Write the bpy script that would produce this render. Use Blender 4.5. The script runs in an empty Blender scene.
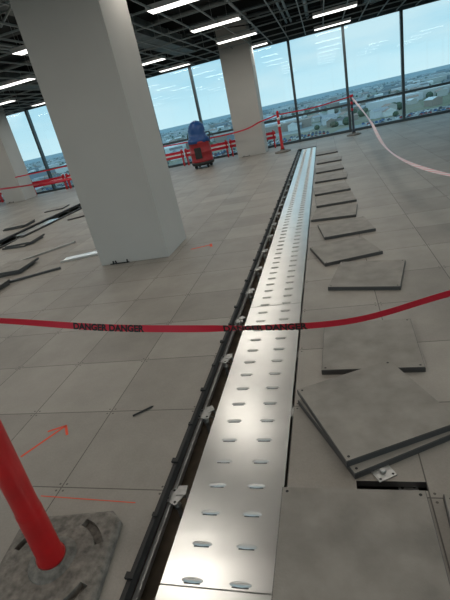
import bpy, bmesh, math, random
from mathutils import Vector, Matrix
random.seed(7)
D=bpy.data; COL=bpy.context.scene.collection
bpy.context.scene.view_settings.view_transform='Standard'

# ------------------------------------------------------------ materials
def mat(name, col, rough=.6, metal=0, noise=None, bump=0, bscale=40, emit=None, estr=0, spec=None):
    m=D.materials.new(name); m.use_nodes=True; nt=m.node_tree; b=nt.nodes["Principled BSDF"]
    b.inputs["Base Color"].default_value=(*col,1); b.inputs["Roughness"].default_value=rough; b.inputs["Metallic"].default_value=metal
    if spec is not None: b.inputs["Specular IOR Level"].default_value=spec
    if emit: b.inputs["Emission Color"].default_value=(*emit,1); b.inputs["Emission Strength"].default_value=estr
    if noise or bump:
        g=nt.nodes.new("ShaderNodeNewGeometry")
    if noise:
        sc,amt=noise
        n=nt.nodes.new("ShaderNodeTexNoise"); n.inputs["Scale"].default_value=sc; n.inputs["Detail"].default_value=6
        nt.links.new(g.outputs["Position"],n.inputs["Vector"])
        r=nt.nodes.new("ShaderNodeValToRGB")
        r.color_ramp.elements[0].position=.3; r.color_ramp.elements[1].position=.7
        r.color_ramp.elements[0].color=(*[c*(1-amt) for c in col],1); r.color_ramp.elements[1].color=(*[min(1,c*(1+amt)) for c in col],1)
        nt.links.new(n.outputs["Fac"],r.inputs["Fac"]); nt.links.new(r.outputs["Color"],b.inputs["Base Color"])
    if bump:
        n2=nt.nodes.new("ShaderNodeTexNoise"); n2.inputs["Scale"].default_value=bscale; n2.inputs["Detail"].default_value=4
        nt.links.new(g.outputs["Position"],n2.inputs["Vector"])
        bp=nt.nodes.new("ShaderNodeBump"); bp.inputs["Strength"].default_value=bump; bp.inputs["Distance"].default_value=.01
        nt.links.new(n2.outputs["Fac"],bp.inputs["Height"]); nt.links.new(bp.outputs["Normal"],b.inputs["Normal"])
    return m

def floor_mat():
    m=D.materials.new("raised_floor_panels"); m.use_nodes=True; nt=m.node_tree; L=nt.links; b=nt.nodes["Principled BSDF"]
    def N(t,**k):
        n=nt.nodes.new(t)
        for a,v in k.items(): setattr(n,a,v)
        return n
    def M(op,a,bb=None):
        n=N("ShaderNodeMath",operation=op)
        for i,v in enumerate((a,bb)):
            if v is None: continue
            if isinstance(v,(int,float)): n.inputs[i].default_value=v
            else: L.new(v,n.inputs[i])
        return n.outputs[0]
    g=N("ShaderNodeNewGeometry"); s=N("ShaderNodeSeparateXYZ"); L.new(g.outputs["Position"],s.inputs[0])
    x=M("DIVIDE",M("ADD",s.outputs[0],60.93),.6); y=M("DIVIDE",M("ADD",s.outputs[1],59.28),.6)
    fx=M("FRACT",x); fy=M("FRACT",y)
    ex=M("MINIMUM",fx,M("SUBTRACT",1,fx)); ey=M("MINIMUM",fy,M("SUBTRACT",1,fy))
    e=M("MINIMUM",ex,ey); joint=M("LESS_THAN",e,.005)
    dx=M("SUBTRACT",ex,.035); dy=M("SUBTRACT",ey,.035)
    dd=M("SQRT",M("ADD",M("MULTIPLY",dx,dx),M("MULTIPLY",dy,dy))); screw=M("LESS_THAN",dd,.010)
    dark=M("MAXIMUM",joint,screw)
    c=N("ShaderNodeCombineXYZ"); L.new(M("FLOOR",x),c.inputs[0]); L.new(M("FLOOR",y),c.inputs[1])
    w=N("ShaderNodeTexWhiteNoise"); L.new(c.outputs[0],w.inputs[0])
    n1=N("ShaderNodeTexNoise"); n1.inputs["Scale"].default_value=2.0; n1.inputs["Detail"].default_value=10; n1.inputs["Roughness"].default_value=.65; L.new(g.outputs["Position"],n1.inputs["Vector"])
    n2=N("ShaderNodeTexNoise"); n2.inputs["Scale"].default_value=90; n2.inputs["Detail"].default_value=3; L.new(g.outputs["Position"],n2.inputs["Vector"])
    f=M("ADD",M("MULTIPLY",w.outputs["Value"],.28),M("ADD",M("MULTIPLY",n1.outputs["Fac"],.85),M("MULTIPLY",n2.outputs["Fac"],.25)))
    r=N("ShaderNodeValToRGB"); r.color_ramp.elements[0].position=.35; r.color_ramp.elements[1].position=1.0
    r.color_ramp.elements[0].color=(.205,.187,.165,1); r.color_ramp.elements[1].color=(.38,.352,.315,1)
    L.new(f,r.inputs["Fac"])
    mx=N("ShaderNodeMix",data_type='RGBA'); L.new(dark,mx.inputs["Factor"]); L.new(r.outputs["Color"],mx.inputs["A"]); mx.inputs["B"].default_value=(.09,.08,.07,1)
    L.new(mx.outputs["Result"],b.inputs["Base Color"]); b.inputs["Roughness"].default_value=.5
    bp=N("ShaderNodeBump"); bp.inputs["Strength"].default_value=.15; bp.inputs["Distance"].default_value=.004; L.new(n2.outputs["Fac"],bp.inputs["Height"]); L.new(bp.outputs["Normal"],b.inputs["Normal"])
    return m

M_FLOOR=floor_mat()
M_TILE=mat("cement_tile_top",(.255,.236,.21),.6,noise=(7,.20),bump=.15,bscale=120)
M_TILEEDGE=mat("tile_steel_edge",(.11,.11,.11),.45,.6)
M_BLACK=mat("black_gasket",(.018,.018,.018),.6)
M_SUB=mat("dusty_concrete_subfloor",(.20,.16,.12),.9,noise=(6,.35))
M_GALV=mat("galvanised_steel",(.48,.48,.47),.4,.85,noise=(30,.15))
M_ALU=mat("aluminium_tray",(.84,.83,.81),.28,1,noise=(5,.05),bump=.08,bscale=7)
M_ALU2=mat("aluminium_pressed_louvre",(.78,.77,.75),.40,1)
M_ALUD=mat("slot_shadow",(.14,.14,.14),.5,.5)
M_COL=mat("column_drywall",(.50,.482,.455),.8,noise=(1.2,.04))
M_MULL=mat("mullion_grey",(.07,.09,.10),.4,.4)
M_PLEN=mat("dark_plenum",(.020,.024,.025),.9,noise=(2,.5))
M_GRID=mat("ceiling_tee",(.34,.37,.37),.45,.2)
M_DUCT=mat("duct_metal",(.16,.18,.18),.5,.5,noise=(3,.3))
M_LAMP=mat("lamp_diffuser",(.9,.9,.9),.5,emit=(1,.97,.9),estr=3)
M_RED=mat("red_plastic",(.54,.010,.012),.35,noise=(9,.12))
M_REDT=mat("red_tape",(.62,.012,.035),.35)
M_BLK=mat("black_print",(.01,.01,.01),.5)
M_RUB=mat("recycled_rubber",(.17,.155,.135),.75,noise=(30,.45),bump=.4,bscale=60)
M_BLUE=mat("blue_plastic_wrap",(.012,.07,.24),.35,bump=.5,bscale=12)
M_DKBLUE=mat("dark_post",(.03,.04,.06),.4)
M_WHITE=mat("white_plastic",(.8,.8,.8),.4)
M_MARK=mat("marking_paint",(.80,.10,.05),.8)
M_ROD=mat("dark_rod",(.04,.04,.04),.5,.5)

def glass_mat():
    m=D.materials.new("window_glass"); m.use_nodes=True; nt=m.node_tree; nt.nodes.clear()
    o=nt.nodes.new("ShaderNodeOutputMaterial"); t=nt.nodes.new("ShaderNodeBsdfTransparent"); t.inputs[0].default_value=(.86,.96,.98,1)
    g=nt.nodes.new("ShaderNodeBsdfGlossy"); g.inputs["Roughness"].default_value=.02
    x=nt.nodes.new("ShaderNodeMixShader"); x.inputs[0].default_value=.022
    nt.links.new(t.outputs[0],x.inputs[1]); nt.links.new(g.outputs[0],x.inputs[2]); nt.links.new(x.outputs[0],o.inputs[0]); return m
M_GLASS=glass_mat()
def stripe_mat():
    m=D.materials.new("red_white_tape"); m.use_nodes=True; nt=m.node_tree; b=nt.nodes["Principled BSDF"]
    u=nt.nodes.new("ShaderNodeUVMap"); s=nt.nodes.new("ShaderNodeSeparateXYZ"); nt.links.new(u.outputs[0],s.inputs[0])
    a=nt.nodes.new("ShaderNodeMath"); a.operation='MULTIPLY'; a.inputs[1].default_value=5; nt.links.new(s.outputs[0],a.inputs[0])
    a2=nt.nodes.new("ShaderNodeMath"); a2.operation='ADD'; nt.links.new(a.outputs[0],a2.inputs[0]); nt.links.new(s.outputs[1],a2.inputs[1])
    fr=nt.nodes.new("ShaderNodeMath"); fr.operation='FRACT'; nt.links.new(a2.outputs[0],fr.inputs[0])
    l=nt.nodes.new("ShaderNodeMath"); l.operation='LESS_THAN'; l.inputs[1].default_value=.35; nt.links.new(fr.outputs[0],l.inputs[0])
    x=nt.nodes.new("ShaderNodeMix"); x.data_type='RGBA'; x.inputs["A"].default_value=(.75,.68,.68,1); x.inputs["B"].default_value=(.75,.22,.25,1)
    nt.links.new(l.outputs[0],x.inputs["Factor"]); nt.links.new(x.outputs["Result"],b.inputs["Base Color"]); b.inputs["Roughness"].default_value=.4
    return m
M_STRIPE=stripe_mat()

# ------------------------------------------------------------ mesh helpers
class MB:
    def __init__(s): s.bm=bmesh.new(); s.mats=[]
    def mi(s,m):
        if m not in s.mats: s.mats.append(m)
        return s.mats.index(m)
    def _fin(s,faces,m,smooth=False):
        i=s.mi(m)
        for f in faces: f.material_index=i; f.smooth=smooth
    def box(s,x0,x1,y0,y1,z0,z1,m,mtx=None,top=None):
        vs=[s.bm.verts.new(Vector(c)) for c in ((x0,y0,z0),(x1,y0,z0),(x1,y1,z0),(x0,y1,z0),(x0,y0,z1),(x1,y0,z1),(x1,y1,z1),(x0,y1,z1))]
        if mtx is not None:
            for v in vs: v.co=mtx@v.co
        fs=[s.bm.faces.new([vs[i] for i in q]) for q in ((3,2,1,0),(4,5,6,7),(0,1,5,4),(1,2,6,5),(2,3,7,6),(3,0,4,7))]
        s._fin(fs,m)
        if top is not None: fs[1].material_index=s.mi(top)
        return fs
    def lathe(s,prof,m,seg=24,mtx=None,smooth=True,cap=True,fn=None):
        rings=[]
        for r,z in prof:
            ring=[]
            for k in range(seg):
                a=2*math.pi*k/seg; rr=r*(fn(a,z) if fn else 1)
                v=Vector((rr*math.cos(a),rr*math.sin(a),z))
                if mtx is not None: v=mtx@v
                ring.append(s.bm.verts.new(v))
            rings.append(ring)
        fs=[]
        for a,b in zip(rings,rings[1:]):
            for k in range(seg): fs.append(s.bm.faces.new((a[k],a[(k+1)%seg],b[(k+1)%seg],b[k])))
        s._fin(fs,m,smooth)
        if cap: s._fin([s.bm.faces.new(rings[0][::-1]),s.bm.faces.new(rings[-1])],m)
    def tube(s,p0,p1,r,m,seg=10,r1=None):
        p0=Vector(p0);p1=Vector(p1);d=p1-p0
        q=d.to_track_quat('Z','Y').to_matrix().to_4x4()
        s.lathe([(r,0),(r if r1 is None else r1,d.length)],m,seg,Matrix.Translation(p0)@q)
    def poly(s,pts,m):
        s._fin([s.bm.faces.new([s.bm.verts.new(Vector(p)) for p in pts])],m)
    def obj(s,name,parent=None,bevel=0):
        me=D.meshes.new(name); s.bm.normal_update(); s.bm.to_mesh(me); s.bm.free()
        for m in s.mats: me.materials.append(m)
        o=D.objects.new(name,me); COL.objects.link(o)
        if parent: o.parent=parent
        if bevel:
            b=o.modifiers.new("bevel","BEVEL"); b.width=bevel; b.segments=2; b.limit_method='ANGLE'
        return o

ZC=3.5; ZT=4.5; YW=17.6; XL=-24; XR=9.6; YB=-7
# ------------------------------------------------------------ floor
T1a,T1b=-.93,-.33; T2a,T2b=-7.53,-6.93
mb=MB()
mb.box(XL,T2a,YB,YW,-.035,0,M_TILEEDGE,top=M_FLOOR)
mb.box(T2b,T1a,YB,YW,-.035,0,M_TILEEDGE,top=M_FLOOR)
mb.box(T1a,T1b,15.12,YW,-.035,0,M_TILEEDGE,top=M_FLOOR)
mb.box(T2a,T2b,16.3,YW,-.035,0,M_TILEEDGE,top=M_FLOOR)
mb.box(T1b,-.02,YB,YW,-.035,0,M_TILEEDGE,top=M_FLOOR)
mb.box(-.02,.27,YB,1.355,-.035,0,M_TILEEDGE,top=M_FLOOR)
mb.box(-.02,.27,1.40,YW,-.035,0,M_TILEEDGE,top=M_FLOOR)   # narrow slot where a cut panel is missing
mb.box(.27,XR,YB,YW,-.035,0,M_TILEEDGE,top=M_FLOOR)
mb.box(XL,XR,YB,YW,-.5,-.32,M_SUB)
floor=mb.obj("floor")

def pedestal(mb,x,y,rot=0,fancy=True,hd=.04):
    m=Matrix.Translation((x,y,0))@Matrix.Rotation(rot,4,'Z')
    mb.box(-.05,.05,-.05,.05,-.318,-.314,M_GALV,m)
    mb.lathe([(.011,-.314),(.011,-.05)],M_GALV,10,m)
    mb.lathe([(.019,-.12),(.019,-.095)],M_GALV,6,m)
    mb.box(-hd,hd,-hd,hd,-.046,-.04,M_GALV,m)
    if fancy:
        for sx in (-1,1):
            for sy in (-1,1):
                mb.lathe([(.007,-.0395),(.007,-.0385)],M_BLACK,8,m@Matrix.Translation((sx*.025,sy*.025,0)))
mb=MB()
y=-1.68
while y<15:
    pedestal(mb,T1a+.04,y+.0,random.uniform(-.5,.5))
    m=Matrix.Translation((T1a+.055,y+.03,-.04))@Matrix.Rotation(math.radians(20+random.uniform(-20,20)),4,'Z')
    mb.box(-.01,.04,-.025,.03,0,.004,M_GALV,m)
    mb.box(.036,.04,-.025,.03,-.05,0,M_GALV,m)
    pedestal(mb,T1b-.02,y,0,False)
    # diagonal brace down to the slab
    mb.tube((T1a+.03,y+.02,-.06),(T1a+.09,y+.22,-.316),.007,M_GALV,6)
    y+=.6
mb.box(T1a+.014,T1a+.034,YB+.3,15.1,-.075,-.047,M_GALV)
pedestal(mb,.20,1.378,.1,True,.04)
y=2.52
while y<16:
    pedestal(mb,T2a+.05,y,0,False); pedestal(mb,T2b-.05,y,0,False); y+=.6
mb.obj("floor_pedestals")
mb=MB(); m=Matrix.Translation((.10,1.445,.002))@Matrix.Rotation(.5,4,'Z')
mb.box(-.045,.045,-.04,.04,0,.005,M_GALV,m); mb.lathe([(.012,.0055),(.012,.02)],M_GALV,10,m)
for sx in (-1,1):
    for sy in (-1,1): mb.lathe([(.006,.0052),(.006,.0056)],M_BLACK,8,m@Matrix.Translation((sx*.032,sy*.028,0)))
mb.obj("pedestal_head_plate")
mb=MB()
mb.box(T1a+.0005,T1a+.010,YB+.3,15.11,-.045,.005,M_BLACK)
mb.box(T1a-.010,T1a+.0005,YB+.3,15.11,.0005,.005,M_BLACK)
y=-1.5
while y<15:
    mb.box(T1a-.020,T1a+.016,y-.013,y+.013,.005,.016,M_BLACK)
    mb.box(T1a-.01,T1a+.016,y+.27,y+.29,.005,.014,M_BLACK)
    y+=.6
mb.obj("trench_edge_strip")
mb=MB()
for xx in (T2a,T2b):
    mb.box(xx-.04,xx+.04,YB+.3,16.2,.001,.03,M_BLACK)
mb.obj("trench_edge_strip")

# ------------------------------------------------------------ tray cover in trench
mb=MB()
XA,XB=-.80,-.345
secs=[]; yy=.89-2.4*3
while yy<14.9:
    secs.append((yy+.003,min(yy+2.4-.003,14.95))); yy+=2.4
for a,b in secs:
    mb.box(XA,XB,a,b,-.012,-.008,M_ALU)
    mb.box(XA,XA+.003,a,b,-.06,-.012,M_ALU)
    mb.box(XB-.003,XB,a,b,-.06,-.012,M_ALU)
for a,b in secs: mb.box(XA+.004,XB-.004,a-.02,a+.03,-.018,-.0135,M_GALV)
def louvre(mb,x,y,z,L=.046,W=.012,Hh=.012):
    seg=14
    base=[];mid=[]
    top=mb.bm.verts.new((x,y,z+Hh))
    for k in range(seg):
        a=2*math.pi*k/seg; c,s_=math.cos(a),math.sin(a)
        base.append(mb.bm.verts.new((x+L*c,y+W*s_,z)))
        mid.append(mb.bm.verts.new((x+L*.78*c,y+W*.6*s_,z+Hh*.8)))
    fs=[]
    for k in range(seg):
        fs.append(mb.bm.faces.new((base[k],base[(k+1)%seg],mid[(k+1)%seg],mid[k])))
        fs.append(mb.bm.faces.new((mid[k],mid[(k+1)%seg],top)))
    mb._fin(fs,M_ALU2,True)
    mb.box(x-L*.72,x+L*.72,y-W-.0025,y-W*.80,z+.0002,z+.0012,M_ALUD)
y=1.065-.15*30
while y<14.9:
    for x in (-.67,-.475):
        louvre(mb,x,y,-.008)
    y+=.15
mb.obj("perforated_cable_tray_cover")

mb=MB()
for a,b in ((8.4,9.9),(12.0,13.4),(13.5,15.0)):
    mb.box(T2a+.08,T2b-.08,a,b,-.012,-.006,M_ALU)
mb.obj("perforated_cable_tray_cover")

# ------------------------------------------------------------ loose tiles
def tile(x,y,z,rot,parent=None,name="raised_floor_tile"):
    mb=MB(); m=Matrix.Translation((x,y,z))@Matrix.Rotation(math.radians(rot),4,'Z')
    mb.box(-.299,.299,-.299,.299,0,.030,M_TILEEDGE,m)
    mb.box(-.296,.296,-.296,.296,.030,.034,M_TILEEDGE,m,top=M_TILE)
    for sx in (-1,1):
        for sy in (-1,1): mb.lathe([(.007,.0341),(.007,.0346)],M_BLACK,8,m@Matrix.Translation((sx*.275,sy*.275,0)))
    return mb.obj(name,parent)
def stack(x,y,specs,name="raised_floor_tile_stack"):
    e=D.objects.new(name,None); COL.objects.link(e)
    for i,(dx,dy,rot) in enumerate(specs):
        tile(x+dx,y+dy,.0006+i*.0355,rot,e,"tile_%d"%(i+1))
    return e
tile(-.045,1.03,.001,0)
tile(.60,1.00,.001,-3)
stack(.09,1.84,[(0.01,-.03,28),(0,0,25)])
tile(.14,2.50,.001,-2)
stack(.235,3.69,[(.01,.0,-13)])
tile(.07,4.42,.001,16)
tile(.12,5.25,.001,8)
tile(.02,6.05,.001,-6)
tile(.04,6.85,.001,3)
tile(.0,7.7,.001,4)
tile(.03,8.8,.001,-4)
tile(.0,9.9,.001,3)
tile(.03,11.2,.001,-3)
tile(-.02,12.8,.001,0)
stack(-8.1,7.3,[(0,0,10),(.05,.03,-5),(.0,.02,20)])
stack(-6.4,7.4,[(0,0,-5),(.05,.03,8)])
stack(-5.2,5.5,[(0,0,15),(.05,.03,5)])
stack(-5.0,4.55,[(0,0,-10),(.06,-.03,6)])
stack(-8.2,9.6,[(0,0,0),(.04,.0,12)])
tile(-6.3,9.6,.001,30); tile(-6.2,11.3,.001,-12); tile(-8.3,11.6,.001,12)
mb=MB(); m=Matrix.Translation((-4.0,5.75,.002))@Matrix.Rotation(.25,4,'Z')
mb.box(-.3,.35,-.14,.14,0,.004,M_ALU,m); mb.box(-.3,.35,-.14,-.136,.004,.03,M_ALU,m)
mb.obj("aluminium_sheet_offcut")
mb=MB(); m=Matrix.Translation((-5.1,6.3,.002))@Matrix.Rotation(.9,4,'Z')
mb.box(-.6,.6,-.02,.02,0,.03,M_GALV,m); mb.obj("steel_channel_offcut")
mb=MB(); m=Matrix.Translation((-4.5,5.0,.002))@Matrix.Rotation(.5,4,'Z')
mb.box(-.5,.5,-.02,.02,0,.03,M_TILEEDGE,m); mb.obj("steel_channel_offcut")

# ------------------------------------------------------------ columns
def column(x0,x1,y0,y1):
    mb=MB()
    mb.box(x0,x1,y0,y1,0,ZT,M_COL)
    o=mb.obj("square_column",bevel=.006)
    mb=MB()
    for dx in (.2,.24,.42):
        mb.box(x0+dx,x0+dx+.012,y0-.02,y0-.001,.001,.05,M_BLACK)
    mb.box(x0+.15,x0+.45,y0-.012,y0-.001,.001,.014,M_BLACK)
    mb.obj("foot_clips",o)
    return o
column(-3.28,-2.22,5.10,5.93)
column(-3.22,-2.17,16.1,16.95)
column(-13.95,-12.9,16.1,16.95)
column(-13.95,-12.9,5.1,5.93)

# ------------------------------------------------------------ windows / walls
def window_wall(name,p0,p1,offs,inward):
    mb=MB(); p0=Vector(p0);p1=Vector(p1); d=(p1-p0); L=d.length; d.normalize()
    m=Matrix((( d.x,-inward[0],0,p0.x),( d.y,-inward[1],0,p0.y),(0,0,1,0),(0,0,0,1)))
    for o in offs: mb.box(o-.045,o+.045,-.03,.14,0,ZC+.05,M_MULL,m)
    mb.box(0,L,-.02,.12,.92,1.0,M_MULL,m)
    mb.box(0,L,-.02,.12,0,.09,M_MULL,m)
    mb.box(0,L,-.02,.12,ZC-.02,ZC+.1,M_MULL,m)
    mb.box(0,L,-.02,.3,ZC+.1,ZT,M_PLEN,m)
    mb.box(0,L,0,.3,-.5,-.001,M_PLEN,m)
    o=mb.obj(name)
    mb=MB(); mb.box(0,L,.05,.056,.09,ZC,M_GLASS,m); mb.obj("glass",o)
    return o
offs=[]; x=.93-1.9*13
while x<XR: 
    if x>XL: offs.append(x-XL)
    x+=1.9
window_wall("window_1",(XL,YW,0),(XR,YW,0),offs,(0,-1))
window_wall("window_2",(XR,YW,0),(XR,YB,0),[.9+1.9*i for i in range(13)],(-1,0))
window_wall("window_3",(XR,YB,0),(XL,YB,0),[.9+1.9*i for i in range(17)],(0,1))
window_wall("window_4",(XL,YB,0),(XL,YW,0),[.9+1.9*i for i in range(13)],(1,0))

# ------------------------------------------------------------ ceiling
mb=MB(); mb.box(XL,XR,YB,YW,ZT,ZT+.3,M_PLEN)
for i in range(9):
    y=-5+2.74*i; mb.box(XL,XR,y-.12,y+.12,ZT-.35,ZT,M_PLEN)
mb.obj("ceiling")
mb=MB()
x=.57-.6*40-.3
while x<XR:
    if x>XL: mb.box(x-.012,x+.012,YB,YW-.05,ZC,ZC+.03,M_GRID)
    x+=.6
y=8.55-.15-1.2*13
while y<YW:
    if y>YB: mb.box(XL,XR,y-.012,y+.012,ZC+.001,ZC+.029,M_GRID)
    y+=1.2
for i in range(25):
    for j in range(12):
        x=.27-1.2*i+6; y=-5+1.95*j
        if XL<x<XR: mb.box(x-.004,x+.004,y-.004,y+.004,ZC+.03,ZT,M_GRID)
mb.obj("ceiling_grid")
mb=MB()
for x,w in ((-4.4,.7),(1.9,.8),(-9.5,.6),(5.5,.6)):
    mb.box(x-w/2,x+w/2,YB+.5,YW-1.2,ZC+.25,ZC+.6,M_DUCT)
    y=YB+1
    while y<YW-1.5:
        mb.box(x-w/2-.02,x+w/2+.02,y,y+.03,ZC+.23,ZC+.62,M_GRID); y+=1.3
mb.obj("ventilation_duct")
mb=MB()
for x in (-.9,-.75,-.2,-6.8,-6.6,-1.9,3.4,3.55): mb.tube((x,YB+.3,ZC+.45),(x,YW-.6,ZC+.45),.035 if x!=-.2 else .06,M_GRID,8)
for y in (3.1,7.4,9.9,12.7,15.6): mb.tube((XL+.3,y,ZC+.7),(XR-.3,y,ZC+.7),.05,M_DUCT,8)
for i in range(60):
    x=random.uniform(-12,5); y=random.uniform(2,16.5); a=random.uniform(0,6.28); l=random.uniform(.4,1.3)
    mb.tube((x,y,ZC+random.uniform(.08,.4)),(x+l*math.cos(a),y+l*math.sin(a),ZC+random.uniform(.08,.4)),.018,random.choice([M_GRID,M_DUCT,M_BLACK]),6)
mb.obj("ceiling_pipework")
for i in range(-2,6):
    for j in range(-4,4):
        x=.57-2.86*i+ (0.06 if i==1 else 0); y=8.55+2.8*j
        if not (YB+1<y<YW-.3 and -15<x<XR-1): continue
        if i<0 and y>8: continue
        mb=MB()
        mb.box(x-.6,x+.6,y-.17,y+.17,ZC+.004,ZC+.08,M_WHITE)
        mb.box(x-.58,x+.58,y-.15,y+.15,ZC-.004,ZC+.0035,M_LAMP)
        o=mb.obj("ceiling_light_panel")
        l=D.lights.new("lamp","AREA"); l.shape='RECTANGLE'; l.size=1.15; l.size_y=.28; l.energy=13 if y>4 else 8.5; l.color=(1,.94,.84)
        lo=D.objects.new("lamp",l); lo.location=(x,y,ZC-.02); COL.objects.link(lo); lo.parent=o

# ------------------------------------------------------------ tape
def catmull(pts,n=14):
    P=[Vector(p) for p in pts]; P=[P[0]*2-P[1]]+P+[P[-1]*2-P[-2]]; out=[]
    for i in range(1,len(P)-2):
        for k in range(n):
            t=k/n; a,b,c,d=P[i-1:i+3]
            out.append(.5*((2*b)+(c-a)*t+(2*a-5*b+4*c-d)*t*t+(3*b-a-3*c+d)*t**3))
    out.append(P[-2]); return out
def tape(name,pts,w,m,twist=lambda s:0,text=None,n=14):
    path=catmull(pts,n); S=[0]
    for a,b in zip(path,path[1:]): S.append(S[-1]+(b-a).length)
    def frame(s):
        s=max(0,min(s,S[-1]-1e-5)); i=0
        while S[i+1]<s: i+=1
        t=(s-S[i])/(S[i+1]-S[i]); p=path[i].lerp(path[i+1],t)
        a=path[max(i-1,0)]; b=path[min(i+2,len(path)-1)]; T=(b-a).normalized()
        up=(Vector((0,0,1))-T*T.z).normalized(); up=Matrix.Rotation(twist(s),3,T)@up
        return p,up,T.cross(up)
    mb=MB(); bm=mb.bm; uv=bm.loops.layers.uv.new("UVMap"); mi=mb.mi(m)
    steps=int(S[-1]/.03)+2; rows=[]
    for k in range(steps+1):
        s=S[-1]*k/steps; p,u,nn=frame(s)
        rows.append((bm.verts.new(p-u*w/2),bm.verts.new(p+u*w/2),s))
    for a,b in zip(rows,rows[1:]):
        f=bm.faces.new((a[0],b[0],b[1],a[1])); f.smooth=True; f.material_index=mi
        for l,(uu,vv) in zip(f.loops,((a[2],0),(b[2],0),(b[2],1),(a[2],1))): l[uv].uv=(uu,vv)
    if text:
        body,starts,size=text
        cu=D.curves.new("tmp","FONT"); cu.body=body; cu.size=1; cu.offset=.045
        to=D.objects.new("tmp",cu); COL.objects.link(to); bpy.context.view_layer.update()
        me=bpy.data.meshes.new_from_object(to.evaluated_get(bpy.context.evaluated_depsgraph_get()))
        D.objects.remove(to)
        bi=mb.mi(M_BLK)
        for s0 in starts:
            for side in (-1,1):
                vs=[]
                for v in me.vertices:
                    p,u,nn=frame(s0+v.co.x*size)
                    vs.append(bm.verts.new(p+u*((v.co.y-.35)*size)+nn*.0012*side))
                for pl in me.polygons:
                    try: f=bm.faces.new([vs[i] for i in pl.vertices]); f.material_index=bi
                    except ValueError: pass
    return mb.obj(name)
def post(mb,x,y,h,r=.035,col=M_RED,base=.2):
    m=Matrix.Translation((x,y,0))
    mb.lathe([(base,0),(base,.03),(base*.8,.05),(r*1.8,.065),(r*1.6,.10)],M_RUB,8,m,smooth=False)
    mb.lathe([(r*1.35,.10),(r*1.3,.14),(r,.18),(r*.9,h-.06),(r*.9,h-.05),(r*.6,h-.01),(r*.2,h)],col,18,m)
    for z in (h*.62,h*.78):
        mb.lathe([(r*1.03,z),(r*1.02,z+.08)],M_WHITE if col is M_RED else M_REDT,18,m)

tape("danger_tape",[(-2.73,1.5,1.08),(-2.2,1.5,1.0),(-1.61,1.5,.925),(-1.03,1.5,.832),(-.47,1.5,.778),(0.0,1.5,.764),(.38,1.5,.848),(.9,1.5,.97),(1.83,1.5,1.14)],.032,M_REDT,
     twist=lambda s:.3*math.sin(s*2.6)+ .5*math.exp(-((s-2.35)/.12)**2),
     text=("DANGER DANGER",[1.53,2.25],.042))
for nm,x,y in (("delineator_post",-2.78,1.5),("delineator_post",1.88,1.5)):
    mb=MB(); post(mb,x,y,1.2,.04); mb.obj(nm)

mb=MB(); post(mb,-1.47,15.24,1.33,.05,base=.28); mb.obj("delineator_post")
mb=MB(); post(mb,.96,16.23,1.28,.04,M_DKBLUE,.25); mb.box(.90,1.02,16.18,16.28,1.22,1.3,M_REDT); mb.obj("barrier_stanchion")
mb=MB(); post(mb,-4.3,8.4,1.1,.04); mb.obj("delineator_post")
mb=MB(); post(mb,-13.2,13.3,1.1,.04); mb.obj("delineator_post")
tape("barrier_tape",[(-1.41,15.24,1.2),(-.3,15.7,1.17),(.89,16.2,1.24)],.04,M_REDT)
tape("barrier_tape",[(-1.53,15.24,1.2),(-2.1,15.6,1.1),(-3.4,15.9,.9),(-8,16.0,1.0),(-12.8,15.9,1.0)],.045,M_REDT)
tape("barrier_tape",[(.98,16.15,1.2),(1.1,12,.72),(.98,7.8,.5),(1.14,4.6,.6),(1.5,2.5,.9),(1.83,1.53,1.1)],.06,M_STRIPE,twist=lambda s:1.45+.3*math.sin(s*1.3))
tape("barrier_tape",[(-4.35,8.4,1.0),(-6,9.4,.95),(-9.9,11.5,.92),(-13.15,13.3,1.0)],.05,M_REDT,twist=lambda s:.5*math.sin(s))

mb=MB()
x=-17
while x<-3.6:
    mb.box(x,x+1.85,17.18,17.22,.34,.60,M_REDT)
    mb.box(x,x+1.85,17.17,17.179,.44,.50,M_WHITE)
    mb.box(x+.05,x+.09,17.13,17.27,0,.66,M_RED); mb.box(x+1.76,x+1.8,17.13,17.27,0,.66,M_RED)
    x+=1.9
mb.obj("safety_barrier")

# ------------------------------------------------------------ foreground bollard
e=D.objects.new("delineator_bollard",None); COL.objects.link(e)
bx,by=-1.285,.91
mb=MB(); m=Matrix.Translation((bx-.015,by-.02,0))@Matrix.Rotation(math.radians(8),4,'Z')
def octo(h,c):
    return [(h,-h+c),(h,h-c),(h-c,h),(-h+c,h),(-h,h-c),(-h,-h+c),(-h+c,-h),(h-c,-h)]
rings=[]
for h,c,z in ((.26,.06,0),(.26,.06,.028),(.245,.055,.04),(.17,.05,.05),(.12,.045,.054)):
    rings.append([mb.bm.verts.new(m@Vector((a,b,z))) for a,b in octo(h,c)])
fs=[]
for a,b in zip(rings,rings[1:]):
    for k in range(8): fs.append(mb.bm.faces.new((a[k],a[(k+1)%8],b[(k+1)%8],b[k])))
fs.append(mb.bm.faces.new(rings[0][::-1])); fs.append(mb.bm.faces.new(rings[-1]))
mb._fin(fs,M_RUB)
base=mb.obj("rubber_base",e,bevel=.006)
mb=MB()
for s0 in (45,225,135,315):
    a0=math.radians(s0-22);a1=math.radians(s0+22); n=10; inn=[];outr=[]
    for k in range(n+1):
        a=a0+(a1-a0)*k/n
        inn.append((.195*math.cos(a),.195*math.sin(a))); outr.append((.232*math.cos(a),.232*math.sin(a)))
    loop=inn+outr[::-1]
    lo=[mb.bm.verts.new(m@Vector((q[0],q[1],.015))) for q in loop]; hi=[mb.bm.verts.new(m@Vector((q[0],q[1],.1))) for q in loop]
    N=len(loop); fs=[mb.bm.faces.new((lo[k],lo[(k+1)%N],hi[(k+1)%N],hi[k])) for k in range(N)]+[mb.bm.faces.new(lo[::-1]),mb.bm.faces.new(hi)]
    mb._fin(fs,M_BLACK)
bmesh.ops.recalc_face_normals(mb.bm,faces=mb.bm.faces)
cut=mb.obj("cutter")
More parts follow.
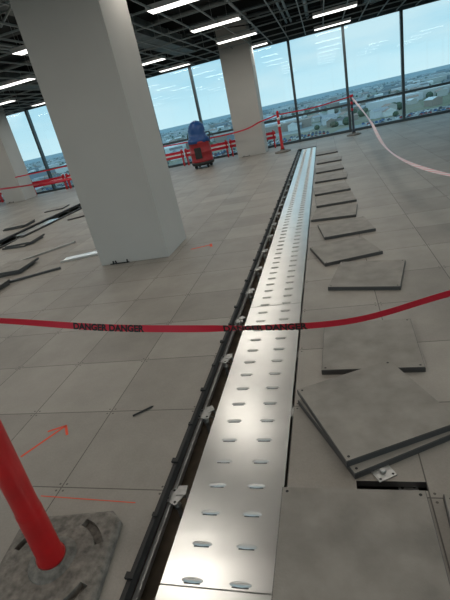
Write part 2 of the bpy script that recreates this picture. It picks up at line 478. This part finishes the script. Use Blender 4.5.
bo=base.modifiers.new("b","BOOLEAN"); bo.object=cut; bo.operation='DIFFERENCE'; bo.solver='EXACT'
bpy.context.view_layer.update()
nm=bpy.data.meshes.new_from_object(base.evaluated_get(bpy.context.evaluated_depsgraph_get()))
base.modifiers.clear(); base.data=nm; D.objects.remove(cut)
mb=MB()
tilt=Matrix.Translation((bx,by,.05))@Matrix.Rotation(math.radians(6),4,'Y')@Matrix.Rotation(math.radians(2),4,'X')
mb.lathe([(.105,0),(.10,.012),(.075,.02),(.064,.035)],M_RUB,24,tilt)
mb.lathe([(.060,.03),(.058,.05),(.052,.07),(.050,.30),(.047,.34),(.046,.88),(.042,.95),(.025,.99),(.024,1.03),(.038,1.04),(.038,1.07),(.02,1.08)],M_RED,28,tilt)
mb.lathe([(.0505,.32),(.0485,.345)],M_RED,28,tilt,cap=False)
mb.obj("red_post",e)

# ------------------------------------------------------------ red/blue drum cart by window
e=D.objects.new("wrapped_drum_cart",None); COL.objects.link(e)
m=Matrix.Translation((-4.37,15.3,0))
mb=MB()
mb.lathe([(.34,.10),(.40,.12),(.42,.2),(.40,.22)],M_BLACK,24,m)
for a in range(4):
    c=m@Matrix.Rotation(math.pi/4+a*math.pi/2,4,'Z')@Matrix.Translation((.32,0,.06))@Matrix.Rotation(math.pi/2,4,'X')
    mb.lathe([(.06,-.02),(.06,.02)],M_BLACK,14,c)
mb.obj("wheeled_base",e)
mb=MB(); mb.lathe([(.38,.2),(.40,.26),(.385,.30),(.385,.5),(.40,.52),(.40,.56),(.385,.58),(.37,.82),(.385,.84),(.38,.9),(.33,.95)],mat("dark_red_drum",(.34,.02,.025),.45),28,m)
mb.box(-.12,.12,-.41,-.37,.35,.72,M_BLACK,m)
mb.obj("red_drum",e)
mb=MB(); mb.lathe([(.39,.86),(.385,.98),(.33,1.05),(.30,1.2),(.31,1.3),(.26,1.45),(.15,1.56),(.04,1.6)],M_BLUE,32,m,fn=lambda a,z:1+.05*math.sin(3*a+z*9)+.03*math.sin(7*a-z*13))
mb.obj("blue_wrap",e)
mb=MB(); mb.tube(m@Vector((.36,.1,.8)),m@Vector((.42,.12,1.15)),.018,M_BLACK); mb.tube(m@Vector((-.36,.1,.8)),m@Vector((-.42,.12,1.15)),.018,M_BLACK); mb.tube(m@Vector((-.42,.12,1.15)),m@Vector((.42,.12,1.15)),.018,M_BLACK)
mb.obj("push_handle",e)

# ------------------------------------------------------------ floor markings, rod
def stroke(mb,pts,w,z=.0012):
    for a,b in zip(pts,pts[1:]):
        a=Vector((*a,z));b=Vector((*b,z)); d=(b-a).normalized(); n=Vector((-d.y,d.x,0))*w/2; d*=w*.3
        mb.poly([a-n-d,b-n+d,b+n+d,a+n-d],M_MARK)
mb=MB()
stroke(mb,[(-1.95,1.53),(-1.80,1.79),(-1.74,1.71)],.016); stroke(mb,[(-1.80,1.79),(-1.90,1.74)],.016)
mb.obj("spray_paint_arrow")
mb=MB(); stroke(mb,[(-1.95,5.30),(-1.70,5.38)],.035); stroke(mb,[(-1.70,5.42),(-1.66,5.30)],.035); mb.obj("spray_paint_mark")
mb=MB(); stroke(mb,[(-1.62,1.262),(-1.06,1.243)],.005); mb.obj("chalk_line")
mb=MB(); mb.tube((-1.345,1.862,.008),(-1.245,1.945,.008),.006,M_ROD,10); mb.tube((-1.245,1.945,.008),(-1.235,1.953,.008),.006,M_ROD,10,r1=.001); mb.obj("steel_rod_offcut")

# ------------------------------------------------------------ outside
ZG=-30
def haze(nt,L,col_out,b,g):  # distance haze painted into the base colour, growing with world Y
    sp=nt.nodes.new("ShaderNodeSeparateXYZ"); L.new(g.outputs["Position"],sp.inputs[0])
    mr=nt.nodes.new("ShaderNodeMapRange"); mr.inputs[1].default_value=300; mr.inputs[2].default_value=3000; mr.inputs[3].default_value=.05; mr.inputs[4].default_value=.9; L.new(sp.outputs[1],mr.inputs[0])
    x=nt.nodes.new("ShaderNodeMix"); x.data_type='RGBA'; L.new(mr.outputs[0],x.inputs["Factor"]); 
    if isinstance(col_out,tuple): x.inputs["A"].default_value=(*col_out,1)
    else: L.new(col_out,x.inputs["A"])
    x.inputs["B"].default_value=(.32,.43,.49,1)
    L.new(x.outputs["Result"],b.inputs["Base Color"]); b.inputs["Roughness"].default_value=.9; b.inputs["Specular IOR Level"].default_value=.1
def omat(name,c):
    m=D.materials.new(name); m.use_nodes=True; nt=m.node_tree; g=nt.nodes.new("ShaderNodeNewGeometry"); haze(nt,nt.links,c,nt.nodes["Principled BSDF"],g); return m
def ground_mat():
    m=D.materials.new("distant_land"); m.use_nodes=True; nt=m.node_tree; L=nt.links; b=nt.nodes["Principled BSDF"]
    g=nt.nodes.new("ShaderNodeNewGeometry")
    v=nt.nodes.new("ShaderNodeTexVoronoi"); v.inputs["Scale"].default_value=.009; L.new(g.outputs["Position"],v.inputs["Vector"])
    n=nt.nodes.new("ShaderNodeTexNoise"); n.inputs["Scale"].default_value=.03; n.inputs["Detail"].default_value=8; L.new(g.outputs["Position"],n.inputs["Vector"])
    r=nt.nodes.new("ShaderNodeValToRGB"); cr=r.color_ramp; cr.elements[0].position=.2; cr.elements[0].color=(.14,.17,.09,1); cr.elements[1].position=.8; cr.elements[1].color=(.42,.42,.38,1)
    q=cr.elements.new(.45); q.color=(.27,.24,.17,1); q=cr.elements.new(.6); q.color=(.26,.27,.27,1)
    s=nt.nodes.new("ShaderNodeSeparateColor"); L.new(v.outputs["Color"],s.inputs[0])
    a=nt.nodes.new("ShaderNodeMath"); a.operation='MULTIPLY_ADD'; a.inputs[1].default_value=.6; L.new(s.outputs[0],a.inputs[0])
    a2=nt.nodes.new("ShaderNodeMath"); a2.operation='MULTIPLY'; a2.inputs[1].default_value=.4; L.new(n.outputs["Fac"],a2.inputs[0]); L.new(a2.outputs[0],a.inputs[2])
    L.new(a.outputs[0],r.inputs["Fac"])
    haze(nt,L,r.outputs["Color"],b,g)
    return m
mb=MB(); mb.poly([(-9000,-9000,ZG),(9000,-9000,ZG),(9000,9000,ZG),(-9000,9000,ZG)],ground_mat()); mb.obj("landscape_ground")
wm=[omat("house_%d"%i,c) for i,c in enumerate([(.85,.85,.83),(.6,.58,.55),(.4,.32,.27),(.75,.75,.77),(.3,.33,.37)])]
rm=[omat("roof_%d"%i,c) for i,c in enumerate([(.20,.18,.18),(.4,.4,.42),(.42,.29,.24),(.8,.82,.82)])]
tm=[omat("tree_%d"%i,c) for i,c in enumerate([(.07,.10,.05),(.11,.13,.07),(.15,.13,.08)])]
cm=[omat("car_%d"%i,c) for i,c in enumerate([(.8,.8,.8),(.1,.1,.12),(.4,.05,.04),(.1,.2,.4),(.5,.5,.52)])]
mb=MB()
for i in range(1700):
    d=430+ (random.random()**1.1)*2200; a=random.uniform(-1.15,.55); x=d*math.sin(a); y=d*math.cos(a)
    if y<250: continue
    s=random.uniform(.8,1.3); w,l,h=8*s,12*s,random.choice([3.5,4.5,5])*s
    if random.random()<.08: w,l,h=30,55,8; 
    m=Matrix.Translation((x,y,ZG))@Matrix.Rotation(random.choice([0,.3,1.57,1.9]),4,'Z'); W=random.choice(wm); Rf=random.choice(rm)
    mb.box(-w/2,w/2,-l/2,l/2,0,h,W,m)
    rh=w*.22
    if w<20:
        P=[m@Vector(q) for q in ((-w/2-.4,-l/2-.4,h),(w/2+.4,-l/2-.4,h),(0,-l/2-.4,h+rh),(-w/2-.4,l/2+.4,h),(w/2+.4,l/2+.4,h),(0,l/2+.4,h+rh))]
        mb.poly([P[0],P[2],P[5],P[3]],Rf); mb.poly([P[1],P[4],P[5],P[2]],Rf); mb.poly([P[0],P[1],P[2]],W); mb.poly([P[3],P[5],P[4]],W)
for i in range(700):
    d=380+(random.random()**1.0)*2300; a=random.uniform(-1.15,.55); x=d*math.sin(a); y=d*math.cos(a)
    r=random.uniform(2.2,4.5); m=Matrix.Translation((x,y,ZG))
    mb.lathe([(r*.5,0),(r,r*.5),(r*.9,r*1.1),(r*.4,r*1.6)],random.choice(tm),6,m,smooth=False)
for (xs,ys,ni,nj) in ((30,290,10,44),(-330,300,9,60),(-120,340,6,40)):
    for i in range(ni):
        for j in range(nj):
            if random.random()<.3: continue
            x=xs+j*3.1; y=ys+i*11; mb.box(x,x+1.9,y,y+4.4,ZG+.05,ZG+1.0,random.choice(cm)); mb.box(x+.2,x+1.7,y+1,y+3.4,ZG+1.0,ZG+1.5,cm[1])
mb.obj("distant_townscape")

# ------------------------------------------------------------ world
w=D.worlds.new("overcast_sky"); bpy.context.scene.world=w; w.use_nodes=True; nt=w.node_tree; L=nt.links
bg=nt.nodes["Background"]; tc=nt.nodes.new("ShaderNodeTexCoord"); sp=nt.nodes.new("ShaderNodeSeparateXYZ"); L.new(tc.outputs["Generated"],sp.inputs[0])
r=nt.nodes.new("ShaderNodeValToRGB"); cr=r.color_ramp; cr.elements[0].position=0; cr.elements[0].color=(.60,.74,.79,1); cr.elements[1].position=.6; cr.elements[1].color=(.30,.52,.68,1)
q=cr.elements.new(.12); q.color=(.40,.62,.74,1)
L.new(sp.outputs[2],r.inputs["Fac"])
mp=nt.nodes.new("ShaderNodeMapping"); mp.inputs["Scale"].default_value=(2,2,10); L.new(tc.outputs["Generated"],mp.inputs["Vector"])
n=nt.nodes.new("ShaderNodeTexNoise"); n.inputs["Scale"].default_value=2.2; n.inputs["Detail"].default_value=7; L.new(mp.outputs[0],n.inputs["Vector"])
mr=nt.nodes.new("ShaderNodeMapRange"); mr.inputs[1].default_value=.42; mr.inputs[2].default_value=.66; mr.inputs[4].default_value=.8; L.new(n.outputs["Fac"],mr.inputs[0])
x=nt.nodes.new("ShaderNodeMix"); x.data_type='RGBA'; L.new(mr.outputs[0],x.inputs["Factor"]); L.new(r.outputs["Color"],x.inputs["A"]); x.inputs["B"].default_value=(.68,.76,.79,1)
L.new(x.outputs["Result"],bg.inputs["Color"]); bg.inputs["Strength"].default_value=1.25

# ------------------------------------------------------------ camera
f=415; p=math.radians(23.65); rl=math.radians(12.9); yw=math.radians(17.2); H=1.6
F0=Vector((-math.sin(yw),math.cos(yw),0)); R0=Vector((math.cos(yw),math.sin(yw),0)); Z=Vector((0,0,1))
F=F0*math.cos(p)-Z*math.sin(p); U0=F0*math.sin(p)+Z*math.cos(p)
R=R0*math.cos(rl)-U0*math.sin(rl); U=R0*math.sin(rl)+U0*math.cos(rl)
cam=D.cameras.new("camera"); cam.sensor_fit='VERTICAL'; cam.sensor_height=36; cam.lens=36*f/600; cam.clip_end=20000; cam.clip_start=.05
o=D.objects.new("camera",cam); COL.objects.link(o)
M3=Matrix((R,U,-F)).transposed(); o.matrix_world=Matrix.Translation((0,0,H))@M3.to_4x4()
bpy.context.scene.camera=o
